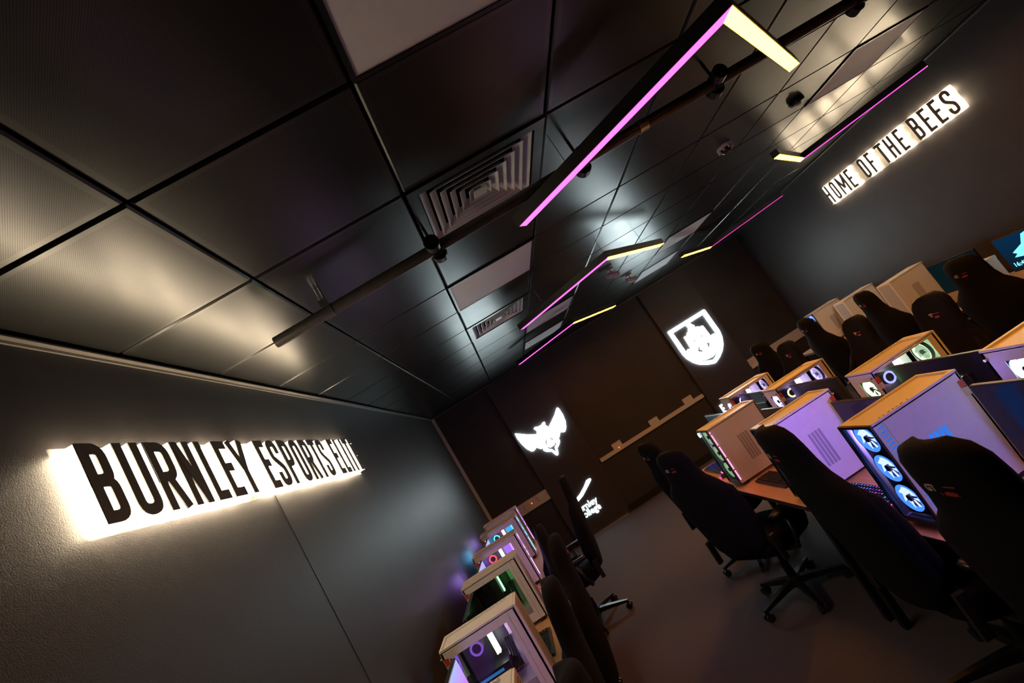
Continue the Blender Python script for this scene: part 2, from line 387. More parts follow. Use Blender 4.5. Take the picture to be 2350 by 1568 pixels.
# ------------------------------------------------------------ V lamps
def lamp(apex, ya, ma, ky, km, lb, L=1.03):
    z = Z0 + .74; t = thing('zigzag_lamp', lb, 'lamp', (apex[0], apex[1], z), 0, 'black V-shaped pendant lamps with one amber and one magenta leg')
    Wd = .056; H = .052
    dirs = [Vector((ya[0], ya[1], 0)).normalized(), Vector((ma[0], ma[1], 0)).normalized()]
    bis = (dirs[0] + dirs[1]).normalized()
    def leg(dv, oth, z0, z1, wd, L, e=0):
        sd = Vector((-dv.y, dv.x, 0)); sg = 1 if sd.dot(oth) > 0 else -1; sd = sd * sg       # sd points to the inside
        a_in = dv * (wd / 2) + sd * wd / 2; a_out = -dv * (wd / 2) - sd * wd / 2
        e_in = dv * (L - e) + sd * wd / 2; e_out = dv * (L - e) - sd * wd / 2
        pts = [a_in, a_out, e_out, e_in]
        return MB().add([(p.x, p.y, z0) for p in pts] + [(p.x, p.y, z1) for p in pts], [(0, 1, 2, 3), (7, 6, 5, 4), (0, 4, 5, 1), (1, 5, 6, 2), (2, 6, 7, 3), (3, 7, 4, 0)])
    hs = MB()
    for a, b in ((0, 1), (1, 0)):
        m = leg(dirs[a], dirs[b], .0, H, Wd, L); hs.add(m.v, m.f)
    hs.build('housing', M_black, t)
    leg(dirs[0], dirs[1], -.0010, -.0003, Wd * .86, L, .008).build('amber_tube', G((1, .34, .009), ky), t)
    leg(dirs[1], dirs[0], -.0010, -.0003, Wd * .86, L, .008).build('magenta_tube', G((1, .07, .60), km), t)
    for dv in dirs:
        p = dv * (L * .68); MB().tube([(p.x, p.y, H), (p.x, p.y, HC - z - .001)], .0015, 6).build('suspension_wire', M_steel, t)
    MB().tube([(0, 0, H), (0, 0, HC - z - .001)], .0015, 6).build('suspension_wire', M_steel, t)
lamp((1.215, 1.395), (1, 1), (-1, 1), LAMP_Y, LAMP_M, 'large black V lamp nearest the camera, crossing in front of the pipe')
lamp((1.245, 3.67), (1, 1), (-1, 1), LAMP_Y, LAMP_M, 'black V lamp in the middle of the left row, beyond the pipe')
lamp((1.235, 5.87), (1, 1), (-1, 1), LAMP_Y, LAMP_M, 'farthest black V lamp of the left row, above the wall trunking')
lamp((3.50, 4.38), (-1, -1), (1, -1), LAMP_Y, LAMP_M * .5, 'black V lamp above the bees sign, larger of the two right ones')
lamp((3.47, 6.57), (-1, -1), (1, -1), LAMP_Y, LAMP_M * .3, 'small black V lamp in the far right, left of the bees sign')
lamp((3.50, 2.18), (-1, -1), (1, -1), LAMP_Y, LAMP_M * .5, 'black V lamp of the right row outside the picture edge')

# ------------------------------------------------------------ halo letter signs
def strokes(ch, W, H, t):
    h = t / 2; l, r, b, T = h, W - h, h, H - h; m = H * .52; R = W * .36
    if ch == 'B': return [(rpath([(l, b), (r, b), (r, m - .002), (l, m - .002)], [0, R, R * .8, 0], True), 1), (rpath([(l, m + .002), (r - t * .12, m + .002), (r - t * .12, T), (l, T)], [0, R * .8, R, 0], True), 1)]
    if ch == 'U': return [(rpath([(l, H), (l, b), (r, b), (r, H)], R * 1.1), 0)]
    if ch == 'R': return [([(l, 0), (l, H)], 0), (rpath([(l, m - t * .3), (r - t * .1, m - t * .3), (r - t * .1, T), (l, T)], [0, R, R, 0], True), 1), ([(W * .50, m - t * .3), (r, 0)], 0)]
    if ch == 'N': return [([(l, 0), (l, H)], 0), ([(r, 0), (r, H)], 0), ([(l + t * .05, H * .97), (r - t * .05, H * .03)], 0)]
    if ch == 'L': return [([(l, H), (l, b), (W, b)], 0)]
    if ch == 'E': return [([(W, T), (l, T), (l, b), (W, b)], 0), ([(l, m), (W * .88, m)], 0)]
    if ch == 'F': return [([(W, T), (l, T), (l, 0)], 0), ([(l, m), (W * .88, m)], 0)]
    if ch == 'Y': return [([(h, H), (W / 2, H * .45), (W / 2, 0)], 0), ([(W - h, H), (W / 2, H * .45)], 0)]
    if ch == 'S': return [(rpath([(r, H * .70), (r, T), (l, T), (l, H * .62), (r, H * .38), (r, b), (l, b), (l, H * .30)], R), 0)]
    if ch == 'P': return [([(l, 0), (l, H)], 0), (rpath([(l, m - t * .4), (r, m - t * .4), (r, T), (l, T)], [0, R, R, 0], True), 1)]
    if ch == 'O': return [(rpath([(l, b), (r, b), (r, T), (l, T)], R * 1.1, True), 1)]
    if ch == 'T': return [([(0, T), (W, T)], 0), ([(W / 2, T), (W / 2, 0)], 0)]
    if ch == 'I': return [([(W / 2, 0), (W / 2, H)], 0)]
    if ch == 'H': return [([(l, 0), (l, H)], 0), ([(r, 0), (r, H)], 0), ([(l, m), (r, m)], 0)]
    if ch == 'M': return [([(l, 0), (l, H)], 0), ([(r, 0), (r, H)], 0), ([(l, H * .97), (W / 2, H * .30)], 0), ([(r, H * .97), (W / 2, H * .30)], 0)]
def sign(root_loc, label, letters, zb, H, tk, f, d_face, plate):
    t = thing('wall_sign', label, 'sign', root_loc)
    for ch, u0, u1 in letters:
        W = abs(u1 - u0); fc = MB(); bl = MB(); br = MB()
        for kk, (pts, cl) in enumerate(strokes(ch, W, H, tk)):
            P = [(u0 + (1 if u1 > u0 else -1) * a, zb + b) for a, b in pts]
            fc.ribbon(P, tk, f, d_face - kk * .0003, d_face + .003 + kk * .0005, bool(cl)); bl.ribbon(P, tk * .93, f, .020, d_face - .0012, bool(cl)); br.ribbon(P, tk * .93, f, .006, .0198, bool(cl))
        o = fc.build('letter', M_face, t, off=root_loc)
        bl.build('glowing_edge', G_sign2, o, off=root_loc); br.build('rear_light', G_sign, o, off=root_loc)
    (a, b, c0, c1) = plate
    m = MB(); m.add([f(u, v, d_) for d_ in (.001, .005) for v in (c0, c1) for u in (a, b)], [(0, 2, 3, 1), (4, 5, 7, 6), (0, 1, 5, 4), (2, 6, 7, 3), (0, 4, 6, 2), (1, 3, 7, 5)])
    m.build('backing_plate', M_acryl, t, off=root_loc)
LL = [('B', 1.343, 1.435), ('U', 1.467, 1.565), ('R', 1.589, 1.690), ('N', 1.711, 1.805), ('L', 1.838, 1.916), ('E', 1.944, 2.026), ('Y', 2.035, 2.155),
      ('E', 2.253, 2.330), ('S', 2.352, 2.447), ('P', 2.474, 2.566), ('O', 2.592, 2.687), ('R', 2.714, 2.812), ('T', 2.826, 2.916), ('S', 2.936, 3.030),
      ('E', 3.125, 3.205), ('L', 3.232, 3.308), ('I', 3.335, 3.372), ('T', 3.392, 3.482), ('E', 3.510, 3.590)]
zl = Z0 + .343
sign((XL, 2.5, Z0 + .34), 'backlit letter sign reading BURNLEY ESPORTS ELITE on the left wall', LL, zl, .229, .0335, lambda u, v, d: (XL + d, u, v), .050, (1.325, 3.61, Z0 + .330, Z0 + .585))
RL = [('H', 6.13, 6.04), ('O', 5.990, 5.905), ('M', 5.865, 5.725), ('E', 5.690, 5.610), ('O', 5.455, 5.370), ('F', 5.325, 5.250), ('T', 5.160, 5.060), ('H', 5.027, 4.935),
      ('E', 4.888, 4.808), ('B', 4.690, 4.598), ('E', 4.550, 4.468), ('E', 4.422, 4.340), ('S', 4.295, 4.200)]
sign((XR, 5.1, Z0 + .35), 'backlit letter sign reading HOME OF THE BEES on the right wall', RL, Z0 + .352, .240, .031, lambda u, v, d: (XR - d, u, v), .050, (6.15, 4.18, Z0 + .340, Z0 + .605))

# ------------------------------------------------------------ boards with emblems on the back wall
BY = YB - .05
def bf(u, v, d): return (u, BY - d, Z0 + v)
bd = thing('emblem_board', 'tall dark board with the glowing bee emblem and college name on the back wall', 'board', (.42, BY, 0))
bo = (.42, BY, 0)
MB().box(-.03, .90, BY, YB - .002, 0, Z0 + .89).build('board', M_board, bd, off=bo)
MB().box(.13, .865, BY - .03, BY, .0, .022).build('foot_strip', M_silver, bd, off=bo)
BEE = [(0.009, 0.037), (0.024, 0.031), (0.156, -0.069), (0.3, -0.154), (0.327, -0.095), (0.306, -0.071), (0.304, -0.049), (0.332, -0.041), (0.376, -0.062), (0.436, -0.064), (0.47, -0.044), (0.5, -0.049), (0.499, -0.073), (0.481, -0.097), (0.501, -0.127), (0.51, -0.154), (0.584, -0.111), (0.693, -0.042), (0.781, 0.033), (0.796, 0.034), (0.806, 0.01), (0.809, -0.099), (0.787, -0.214), (0.746, -0.295), (0.703, -0.34), (0.68, -0.341), (0.624, -0.311), (0.589, -0.354), (0.561, -0.378), (0.534, -0.366), (0.533, -0.38), (0.557, -0.399), (0.543, -0.432), (0.507, -0.466), (0.455, -0.497), (0.43, -0.565), (0.411, -0.588), (0.394, -0.588), (0.38, -0.569), (0.356, -0.495), (0.292, -0.459), (0.262, -0.427), (0.255, -0.405), (0.28, -0.375), (0.269, -0.365), (0.246, -0.379), (0.223, -0.364), (0.186, -0.314), (0.122, -0.341), (0.088, -0.327), (0.045, -0.259), (0.013, -0.148), (0.0, -0.042)]
BH = [[(0.327, -0.404), (0.357, -0.408), (0.369, -0.433), (0.448, -0.429), (0.457, -0.403), (0.488, -0.405), (0.471, -0.443), (0.437, -0.457), (0.407, -0.533), (0.375, -0.465), (0.344, -0.446)], [(0.358, -0.304), (0.382, -0.287), (0.427, -0.29), (0.451, -0.298), (0.476, -0.338), (0.459, -0.377), (0.45, -0.346), (0.431, -0.307), (0.394, -0.298), (0.362, -0.348), (0.356, -0.38), (0.335, -0.346)], [(0.452, -0.217), (0.466, -0.229), (0.462, -0.276), (0.44, -0.298), (0.449, -0.268)], [(0.357, -0.219), (0.363, -0.233), (0.364, -0.276), (0.372, -0.292), (0.359, -0.301), (0.349, -0.267)], [(0.032, -0.019), (0.044, -0.03), (0.093, -0.071), (0.087, -0.076), (0.043, -0.037), (0.05, -0.147), (0.042, -0.148)], [(0.774, -0.017), (0.779, -0.034), (0.765, -0.037), (0.722, -0.074), (0.717, -0.07)]]
def grow(L, k):
    cx = sum(p[0] for p in L) / len(L); cy = sum(p[1] for p in L) / len(L)
    return [(cx + (a - cx) * k, cy + (b - cy) * k) for a, b in L]
poly_mesh(BEE, [grow(h, 1.05) for h in BH], bf, .002, .022).build('bee_emblem', G_emb, bd, off=bo)
SW = [(0.287, -1.294), (0.277, -1.329), (0.294, -1.344), (0.406, -1.31), (0.54, -1.236), (0.638, -1.18), (0.651, -1.159), (0.636, -1.142), (0.576, -1.142), (0.495, -1.2), (0.388, -1.258)]
poly_mesh(SW, [], bf, .002, .022).build('swoosh', G_emb2, bd, off=bo)
text_mb('Burnley', .135, lambda u, v, d: bf(.165 + u, -1.500 + v, d), .002, .022, bold=.003, sx=.94).build('sign_text', G_emb2, bd, off=bo)
text_mb('College', .135, lambda u, v, d: bf(.165 + u, -1.605 + v, d), .002, .022, bold=.003, sx=.94).build('sign_text', G_emb2, bd, off=bo)
bd = thing('emblem_board', 'tall dark board with the glowing shield crest on the back wall', 'board', (3.34, BY, 0))
bo = (3.34, BY, 0)
MB().box(2.90, 3.79, BY, YB - .002, 0, Z0 + .89).build('board', M_board, bd, off=bo)
SO = [(2.972, 0.122), (2.985, 0.128), (3.683, 0.128), (3.697, 0.115), (3.700, -0.298), (3.677, -0.395), (3.621, -0.506), (3.553, -0.582), (3.447, -0.652), (3.350, -0.690), (3.325, -.690), (3.225, -0.652), (3.110, -0.582), (3.042, -0.506), (2.985, -0.395), (2.968, -0.298)]
SI = [(3.031, 0.068), (3.629, 0.068), (3.630, -0.310), (3.600, -0.420), (3.559, -0.495), (3.481, -0.565), (3.393, -0.610), (3.336, -0.632), (3.275, -0.608), (3.185, -0.563), (3.112, -0.493), (3.068, -0.420), (3.036, -0.310)]
SM = [(3.294, 0.069), (3.36, 0.069), (3.37, 0.029), (3.4, -0.008), (3.386, -0.041), (3.438, -0.054), (3.455, -0.076), (3.508, -0.081), (3.517, -0.094), (3.525, -0.314), (3.556, -0.283), (3.595, -0.287), (3.628, -0.324), (3.615, -0.374), (3.584, -0.447), (3.545, -0.495), (3.457, -0.559), (3.354, -0.586), (3.253, -0.573), (3.199, -0.544), (3.106, -0.485), (3.073, -0.422), (3.039, -0.365), (3.048, -0.298), (3.09, -0.278), (3.13, -0.301), (3.135, -0.333), (3.15, -0.083), (3.206, -0.086), (3.228, -0.054), (3.269, -0.042), (3.277, -0.011), (3.3, 0.003), (3.29, 0.041)]
SH = [[(3.379, -0.211), (3.43, -0.21), (3.416, -0.238), (3.454, -0.275), (3.473, -0.307), (3.436, -0.275), (3.405, -0.24)], [(3.236, -0.209), (3.288, -0.214), (3.247, -0.253), (3.246, -0.23)], [(3.309, -0.291), (3.331, -0.272), (3.352, -0.281), (3.331, -0.291)], [(3.41, -0.344), (3.449, -0.381), (3.419, -0.417), (3.383, -0.441), (3.393, -0.401)], [(3.272, -0.323), (3.281, -0.355), (3.257, -0.377), (3.284, -0.411), (3.269, -0.439), (3.211, -0.389)], [(3.19, -0.254), (3.209, -0.28), (3.194, -0.295)]]
poly_mesh(SO, [SI], bf, .002, .022).build('crest_outline', G_emb, bd, off=bo)
poly_mesh(SM, [grow(h, 1.2) for h in SH], bf, .002, .0215).build('crest_figure', G_emb, bd, off=bo)
text_mb('ESPORTS', .20, lambda u, v, d: bf(2.985 + u, -1.42 + v, d), .002, .022, bold=.006, sx=.72, space=.95).build('sign_text', G_emb2, bd, off=bo)

# ------------------------------------------------------------ desks
DT = Z0 - 1.17                # desk top height
def desk(x0, x1, y0, y1, label, side):
    cx, cy = (x0 + x1) / 2, (y0 + y1) / 2
    t = thing('desk', label, 'desk', (cx, cy, 0), 0, 'beech desks with dark edging'); a, b = (x1 - x0) / 2, (y1 - y0) / 2
    MB().box(-a + .003, a - .003, -b + .003, b - .003, DT - .027, DT).build('desktop', M_desk, t)
    MB().box(-a, -a + .003, -b, b, DT - .027, DT - .0005).box(a - .003, a, -b, b, DT - .027, DT - .0005).box(-a, a, -b, -b + .003, DT - .027, DT - .0005).box(-a, a, b - .003, b, DT - .027, DT - .0005).build('edge_band', M_edge, t)
    for sx in (-1, 1):
        for sy in (-1, 1):
            MB().box(sx * (a - .06) - .02, sx * (a - .06) + .02, sy * (b - .06) - .02, sy * (b - .06) + .02, 0, DT - .027).build('leg', M_blackm, t)
    s = -1 if side == 'L' else 1
    MB().box(s * (a - .09) - .006, s * (a - .09) + .006, -b + .1, b - .1, .30, DT - .03).build('modesty_panel', M_black, t)
desk(1.165, 1.735, 3.02, 5.02, 'beech desk of the middle island, far half facing the left aisle, under the orange-lit tower', 'R')
desk(1.165, 1.735, .95, 3.015, 'beech island desk, near half facing the left aisle, under the blue-fan tower', 'R')
desk(1.740, 2.32, 3.02, 5.02, 'beech desk of the middle island, far half facing the right wall', 'L')
desk(1.740, 2.32, .95, 3.015, 'beech desk of the middle island, near half facing the right wall', 'L')
desk(-.995, -.40, .75, 2.70, 'beech desk along the left wall, nearest the camera', 'L')
desk(-.995, -.40, 2.705, 4.65, 'beech desk along the left wall, middle one', 'L')
desk(-.995, -.40, 4.655, 6.60, 'beech desk along the left wall, farthest one', 'L')
desk(4.06, 4.87, 3.40, 5.60, 'beech desk along the right wall, near one with the lit screen', 'R')
desk(4.06, 4.87, 5.605, 7.50, 'beech desk along the right wall, far one', 'R')

# ------------------------------------------------------------ PC towers (local: front faces +x, window faces -y)
TL, TW, TH = .43, .21, .47
def fan(parent, centre, axis, r, col, s, bl_s, frame=True):
    """axis 'x' or 'z'; returns nothing, adds fan > blades, light_ring, hub"""
    cx, cy, cz = centre
    def P(a, b, c): return (cx + c, cy + a, cz + b) if axis == 'x' else (cx + a, cy + b, cz + c)
    n = 24; fr = MB(); R = r * 1.06
    m = MB()
    rings = []
    for rr, dd in ((R, -.010), (R, .010), (r * .97, .010), (r * .97, -.010)): rings.append([P(rr * math.cos(2 * PI * k / n), rr * math.sin(2 * PI * k / n), dd) for k in range(n)])
    rings.append(rings[0]); m.loft(rings, cap=False)
    f = m.build('fan', M_black, parent)
    m = MB(); rings = []
    for rr, dd in ((r * .965, -.006), (r * .965, .011), (r * .82, .011), (r * .82, -.006)): rings.append([P(rr * math.cos(2 * PI * k / n), rr * math.sin(2 * PI * k / n), dd) for k in range(n)])
    rings.append(rings[0]); m.loft(rings, cap=False); m.build('light_ring', G(col, s), f)
    m = MB()
    for k in range(7):
        a0 = 2 * PI * k / 7; v = []
        for (rr, aa, dd) in ((r * .26, 0, -.006), (r * .80, .12, -.007), (r * .80, .94, .006), (r * .26, .78, .005)):
            v.append(P(rr * math.cos(a0 + aa), rr * math.sin(a0 + aa), dd)); 
        v += [tuple(Vector(q) + (Vector((.0015, 0, 0)) if axis == 'x' else Vector((0, 0, .0015)))) for q in v]
        m.add(v, [(0, 1, 2, 3), (7, 6, 5, 4), (0, 4, 5, 1), (1, 5, 6, 2), (2, 6, 7, 3), (3, 7, 4, 0)])
    m.build('blades', G(tuple(min(1, .55 * c + .3) for c in col), bl_s), f)
    MB().tube([P(0, 0, -.008), P(0, 0, .012)], r * .23, 16).build('hub', M_mon, f)
def frame_yz(m, x0, x1, y0, y1, z0, z1, b):
    """rectangular frame in the yz plane, border b=(ylo, yhi, zlo, zhi)"""
    m.box(x0, x1, y0, y0 + b[0], z0, z1).box(x0, x1, y1 - b[1], y1, z0, z1).box(x0, x1, y0 + b[0], y1 - b[1], z0, z0 + b[2]).box(x0, x1, y0 + b[0], y1 - b[1], z1 - b[3], z1)
def frame_xz(m, y0, y1, x0, x1, z0, z1, b):
    m.box(x0, x0 + b[0], y0, y1, z0, z1).box(x1 - b[1], x1, y0, y1, z0, z1).box(x0 + b[0], x1 - b[1], y0, y1, z0, z0 + b[2]).box(x0 + b[0], x1 - b[1], y0, y1, z1 - b[3], z1)
def tower(loc, rz, label, group,  front='mesh', col=(.45, .25, 1), s=4, fcol=None, ram=((1, .5, 1), (.6, .5, 1)), ram_s=25, gpu=None, strip=None, inner=.12, side='steel', rear=None, stick=1, cooler=None, ff_s=None, rs=1.3, slot_glow=None, badge=0):
    fcol = fcol or col; t = thing('pc_tower', label, 'computer', loc, rz, group)
    L, W, H = TL / 2, TW / 2, TH; f0 = .022; th = .002
    # chassis : floor, roof, right side, rear frame
    m = MB().box(-L, L, -W, W, f0, f0 + .004).box(-L, L, -W, W, H - .014, H - .010)
    # raised rim around the recessed top
    m.box(-L, L, -W, -W + .012, H - .014, H).box(-L, L, W - .020, W, H - .014, H).box(-L, -L + .012, -W + .012, W - .020, H - .014, H).box(L - .045, L, -W + .012, W - .020, H - .014, H)
    m.box(-L + .02, L - .02, W - .004, W - .002, f0, H - .014)
    frame_yz(m, -L, -L + th, -W + .012, W, f0, H - .014, (.018, .075, .135, .045))       # rear frame (fan opening on the window side)
    m.box(-L + .0005, -L + th - .0005, -W + .03, W - .075, .19, .205)
    m.box(-L, -L + .012, -W, -W + .012, f0, H - .014).box(L - .012, L, -W, -W + .012, f0, H - .014).box(-L, -L + .012, W - .012, W, f0, H - .014).box(L - .012, L, W - .012, W, f0, H - .014)
    m.build('chassis', M_white, t)
    m = MB()                                                                          # power supply shroud inside
    m.box(-L + .01, L - .06, -W + .012, W - .02, f0 + .006, .125).build('shroud', M_white, t)
    # right (opaque) side with vent slots
    m = MB().box(-L + .004, L - .05, W - .002, W, f0 + .004, H - .015); sp = m.build('side_panel', M_white, t)
    m = MB()
    for k in range(4): m.box(L - .25 + k * .022, L - .235 + k * .022, W, W + .0008, .12, .32)
    m.build('vent_slots', G(slot_glow, .9) if slot_glow else M_slot, sp)  # where a glow colour is given, emission paints fan light showing through the vents
    m = MB().box(L - .048, L - .004, W - .004, W - .001, f0 + .004, H - .016); fg = m.build('front_grille', M_white, t)
    if slot_glow:
        m = MB()
        for k in range(22): m.box(L - .042, L - .010, W - .001, W - .0004, .06 + k * .018, .066 + k * .018)
        m.build('painted_slot_light', G(slot_glow, .7), fg)  # emissive grille lines, painting the blue fan light from inside
    # window side
    m = MB()
    if side == 'steel': frame_xz(m, -W, -W + .002, -L + .002, L - .002, f0, H - .015, (.030, .068, .062, .040))
    else: frame_xz(m, -W, -W + .002, -L + .002, L - .002, f0, H - .015, (.012, .046, .010, .010))
    wf = m.build('window_frame', M_white, t)
    if side == 'steel': MB().box(L - .046, L - .0445, -W - .0006, -W, f0, H - .015).build('seam', M_seam, wf)
    MB().box(-L + .01, L - .04, -W + .003, -W + .005, f0 + .01, H - .02).build('window_pane', M_glass, t)
    # front
    if front == 'mesh':
        m = MB().box(L, L + .012, -W, W, f0 - .004, H - .002); fp = m.build('front_panel', M_white, t, bevel=.002)
        m = MB()
        for k in range(28): m.box(L + .012, L + .0126, -W + .025, W - .025, .05 + k * .0145, .056 + k * .0145)
        m.build('air_slots', M_seam, fp)
    elif front == 'strip':
        m = MB().box(L, L + .012, -W + .055, W, f0 - .004, H - .002).box(L, L + .012, -W, -W + .02, f0 - .004, H - .002); fp = m.build('front_panel', M_white, t)
        for z0, z1, q in ((.40, .445, 1), (.30, .335, .8), (.235, .285, .8), (.06, .21, 1), (.335, .395, .3)):
            MB().box(L + .0005, L + .0145, -W + .026, -W + .036, z0, z1).build('light_strip', G(fcol, strip * q), fp)
        MB().box(L + .001, L + .003, -W + .02, -W + .055, f0, H - .006).build('light_channel', G(fcol, strip * .06), fp)
        for z0, z1, q in ((.36, .43, 1), (.19, .345, .9), (.10, .18, .35)):
            MB().box(L - .084, L - .071, -W + .006, -W + .034, z0, z1).build('light_column', G(fcol, strip * .35 * q), t)
        MB().box(L - .150, L - .088, -W + .040, -W + .044, .34, .43).build('lit_plate', G(fcol, strip * .16), t)
    else:
        m = MB(); frame_yz(m, L, L + .010, -W, W, f0 - .004, H - .002, (.012, .012, .016, .012)); fp = m.build('front_frame', M_black, t)
        MB().box(L + .004, L + .006, -W + .012, W - .012, f0 + .01, H - .014).build('front_pane', M_glass, fp)
        for k in range(3): fan(t, (L - .022, 0, .398 - k * .138), 'x', .0635, fcol, (ff_s or s) * .35, (ff_s or s) * .5)
        MB().box(L - .036, L - .034, -W + .01, W - .01, f0 + .01, H - .02).build('fan_plate', M_pcb, t)
        if strip:
            m = MB()
            for k in range(36):
                if k % 9 != 7: m.box(L - .014, L - .008, W + .0005, W + .002, .05 + k * .011, .056 + k * .011)
            m.build('side_light_beads', G((1, .25, .75), strip), t)
    if front != 'glass':
        for k in range(2): fan(t, (L - .035, 0, .375 - k * .135), 'x', .060, fcol, s, s * .3)
    if badge:
        n = 16; rg = []
        for rr, dd in ((.020, .0105), (.020, .0125), (.010, .0125), (.010, .0105)): rg.append([(L + dd, -W + .024 + rr * math.cos(2 * PI * k / n), .432 + rr * math.sin(2 * PI * k / n)) for k in range(n)])
        rg.append(rg[0]); MB().loft(rg, cap=False).build('badge_light', G((.75, .95, 1), 4), t)
    # interior
    MB().box(-L + .03, L - .13, W - .012, W - .008, .14, H - .03).build('motherboard', M_pcb, t)
    g = MB().box(-L + .012, L - .16, -W + .045, W - .02, .205, .245).build('graphics_card', M_pcb, t)
    MB().box(-L + .06, L - .20, -W + .0445, -W + .0455, .218, .232).build('card_light', G(gpu or col, s * .8), g)
    for k, rc in enumerate(ram): MB().box(.012 + k * .014, .019 + k * .014, -W + .085, -W + .125, .285, .42).build('memory_stick', G(rc, ram_s), t)
    m = MB().tube([(-.07, W - .015, .36), (-.07, -W + .10, .36)], .036, 20).build('cooler_block', M_black, t)
    MB().loft([[(-.07 + rr * math.cos(2 * PI * k / 20), yy, .36 + rr * math.sin(2 * PI * k / 20)) for k in range(20)] for rr, yy in ((.036, -W + .0995), (.036, -W + .0985), (.024, -W + .0985), (.024, -W + .0995))], cap=False).build('cooler_ring', G(cooler or col, s * 1.2), m)
    m = MB()
    for k in range(4): m.tube([(.06 + k * .012, W - .012, .30), (.075 + k * .010, -W + .06, .26 - k * .012), (.05 + k * .014, -W + .07, .17), (.03, W - .03, .13)], .004, 6)
    m.build('cables', M_pcb, t)
    for k in range(2): MB().box(-.13 + k * .13, -.05 + k * .13, -W + .03, W - .04, H - .024, H - .018).build('top_light_bar', G(col, s * .5), t)
    fan(t, (-L + .020, -.012, .360), 'x', .058, rear or col, s * rs, s * rs * .6)
    if inner >= 2:
        MB().box(-L + .04, L - .05, -W + .02, -W + .026, H - .105, H - .065).build('added_glow_strip', G(col, inner * s * 5), t)  # unseen strip added to throw coloured light onto the next tower's side
    # top ports, feet, sticker
    m = MB()
    for k, (a, b) in enumerate(((.155, .163), (.135, .142), (.105, .118), (.085, .095), (.068, .076), (.040, .054), (.015, .022))): m.box(a, b, W - .016, W - .011, H, H + .0008)
    m.build('top_ports', M_black, t)
    MB().box(-L + .02, L - .05, -W + .016, W - .026, H - .0105, H - .0085).build('top_filter', M_white, t)
    for a in (-L + .04, L - .04):
        for b in (-W + .02, W - .02): MB().box(a - .02, a + .02, b - .012, b + .012, 0, f0).build('foot', M_black, t)
    if stick:
        sgn, yy = (-1, -W) if stick == 1 else (1, W)
        MB().box(-L + .003, -L + .028, min(yy, yy + sgn * .0008), max(yy, yy + sgn * .0008), H - .075, H - .045).build('warning_sticker', M_red, t)
        MB().box(-L + .003, -L + .028, min(yy, yy + sgn * .0008), max(yy, yy + sgn * .0008), H - .112, H - .080).build('serial_sticker', M_lab, t)
    MB().tube([(-L - .012, -W + .01, H - .04), (-L, -W + .01, H - .04)], .006, 10).build('thumb_screw', M_steel, t)
    MB().tube([(-L - .012, W - .01, H - .04), (-L, W - .01, H - .04)], .006, 10).build('thumb_screw', M_steel, t)
    return t
XT, XF, XW, XRR = 1.437, 2.005, -.665, 4.43
PUR, BLU, CYA, GRN, VIO = (.38, .16, 1), (.05, .16, 1), (.06, .52, 1), (.50, 1, .38), (.42, .30, 1)
gT, gF, gL, gR = 'white towers on the island desks facing the left aisle', 'white towers on the island desks facing the right wall', 'white towers along the left wall', 'white towers along the right wall'
tower((XT, 2.215, DT), PI, 'white tower in the island with two big blue fans behind its black-framed front', gT, 'glass', (.27, .19, 1), 5, (.05, .20, 1), stick=2, inner=5, ff_s=7, slot_glow=(.03, .22, 1))
tower((XT, 1.30, DT), PI, 'unseen white island tower added past the right picture edge for its blue light', gT, 'glass', (.16, .24, 1), 5, (.05, .20, 1), stick=2, inner=2.5, ff_s=7)  # out of view, added to light its neighbour's side blue
tower((XT, 3.085, DT), PI, 'white tower whose large side glows violet, behind the black chair of the island', gT, 'glass', (1, .35, .15), 3.0, (.2, .1, .6), stick=2, inner=.8, ff_s=.6)
tower((XT, 4.035, DT), PI, 'orange-lit white tower at the island end with green fans and pink beads', gT, 'glass', (.6, .4, 1), 2, (.45, .9, .40), strip=5, stick=0, inner=.3, ff_s=2.2, badge=1)
tower((XF, 2.02, DT), 0, 'white tower with a blue-lit mesh rear fan at the right picture edge', gF, 'mesh', BLU, 7, rear=(.35, .65, 1), stick=1)
tower((XF, 2.905, DT), 0, 'white tower with bright green-white fans and a blue ring, topmost in the island', gF, 'mesh', GRN, 3.2, rear=GRN, stick=1, cooler=(.2, .2, 1), ram=((1, .5, .9), (.8, 1, .8)), side='glass')
tower((XF, 3.945, DT), 0, 'white tower with a peach ring and violet fans, beyond the green-lit one', gF, 'mesh', VIO, 4, stick=1, cooler=(1, .45, .2), side='glass', ram=((.6, .5, 1), (.7, .6, 1)))
tower((XF, 4.80, DT), 0, 'farthest white tower of the island with violet fans and small red dots', gF, 'mesh', (.5, .35, 1), 3, gpu=(1, .05, .03), stick=1, side='glass')
tower((XW, 1.98, DT), 0, 'white tower along the left wall, only its top corner showing at the bottom edge', gL, 'mesh', PUR, .6, ram_s=3)
tower((XW, 2.925, DT), 0, 'white tower along the left wall with two bright diagonal memory sticks behind a dark window', gL, 'mesh', PUR, .55, ram=((.75, 1, .55), (.8, .45, 1)), ram_s=16, gpu=(.05, .4, 1), inner=.4)
tower((XW, 4.00, DT), 0, 'white tower along the left wall with a black window and one green light', gL, 'mesh', (.02, .05, .03), .05, ram=((.02, .03, .02), (.2, 1, .25)), ram_s=5, inner=0)
tower((XW, 4.91, DT), 0, 'violet-lit white tower along the left wall with red lights inside', gL, 'strip', PUR, 3.2, (.42, .18, 1), strip=9, rs=16, gpu=(1, .05, .03), cooler=(1, .05, .05), ram=((1, .7, .9), (.8, .7, 1)))
tower((XW, 5.86, DT), 0, 'cyan-lit white tower along the left wall', gL, 'strip', CYA, 3.5, CYA, strip=8, rs=16, ram=((1, .7, .9), (1, .6, .9)))
tower((XW, 6.72 - .22, DT), 0, 'farthest tower along the left wall, glowing violet below the trunking', gL, 'strip', PUR, 3.0, (.5, .15, 1), strip=7, rs=14, ram=((1, .9, .6), (.8, .8, 1)))
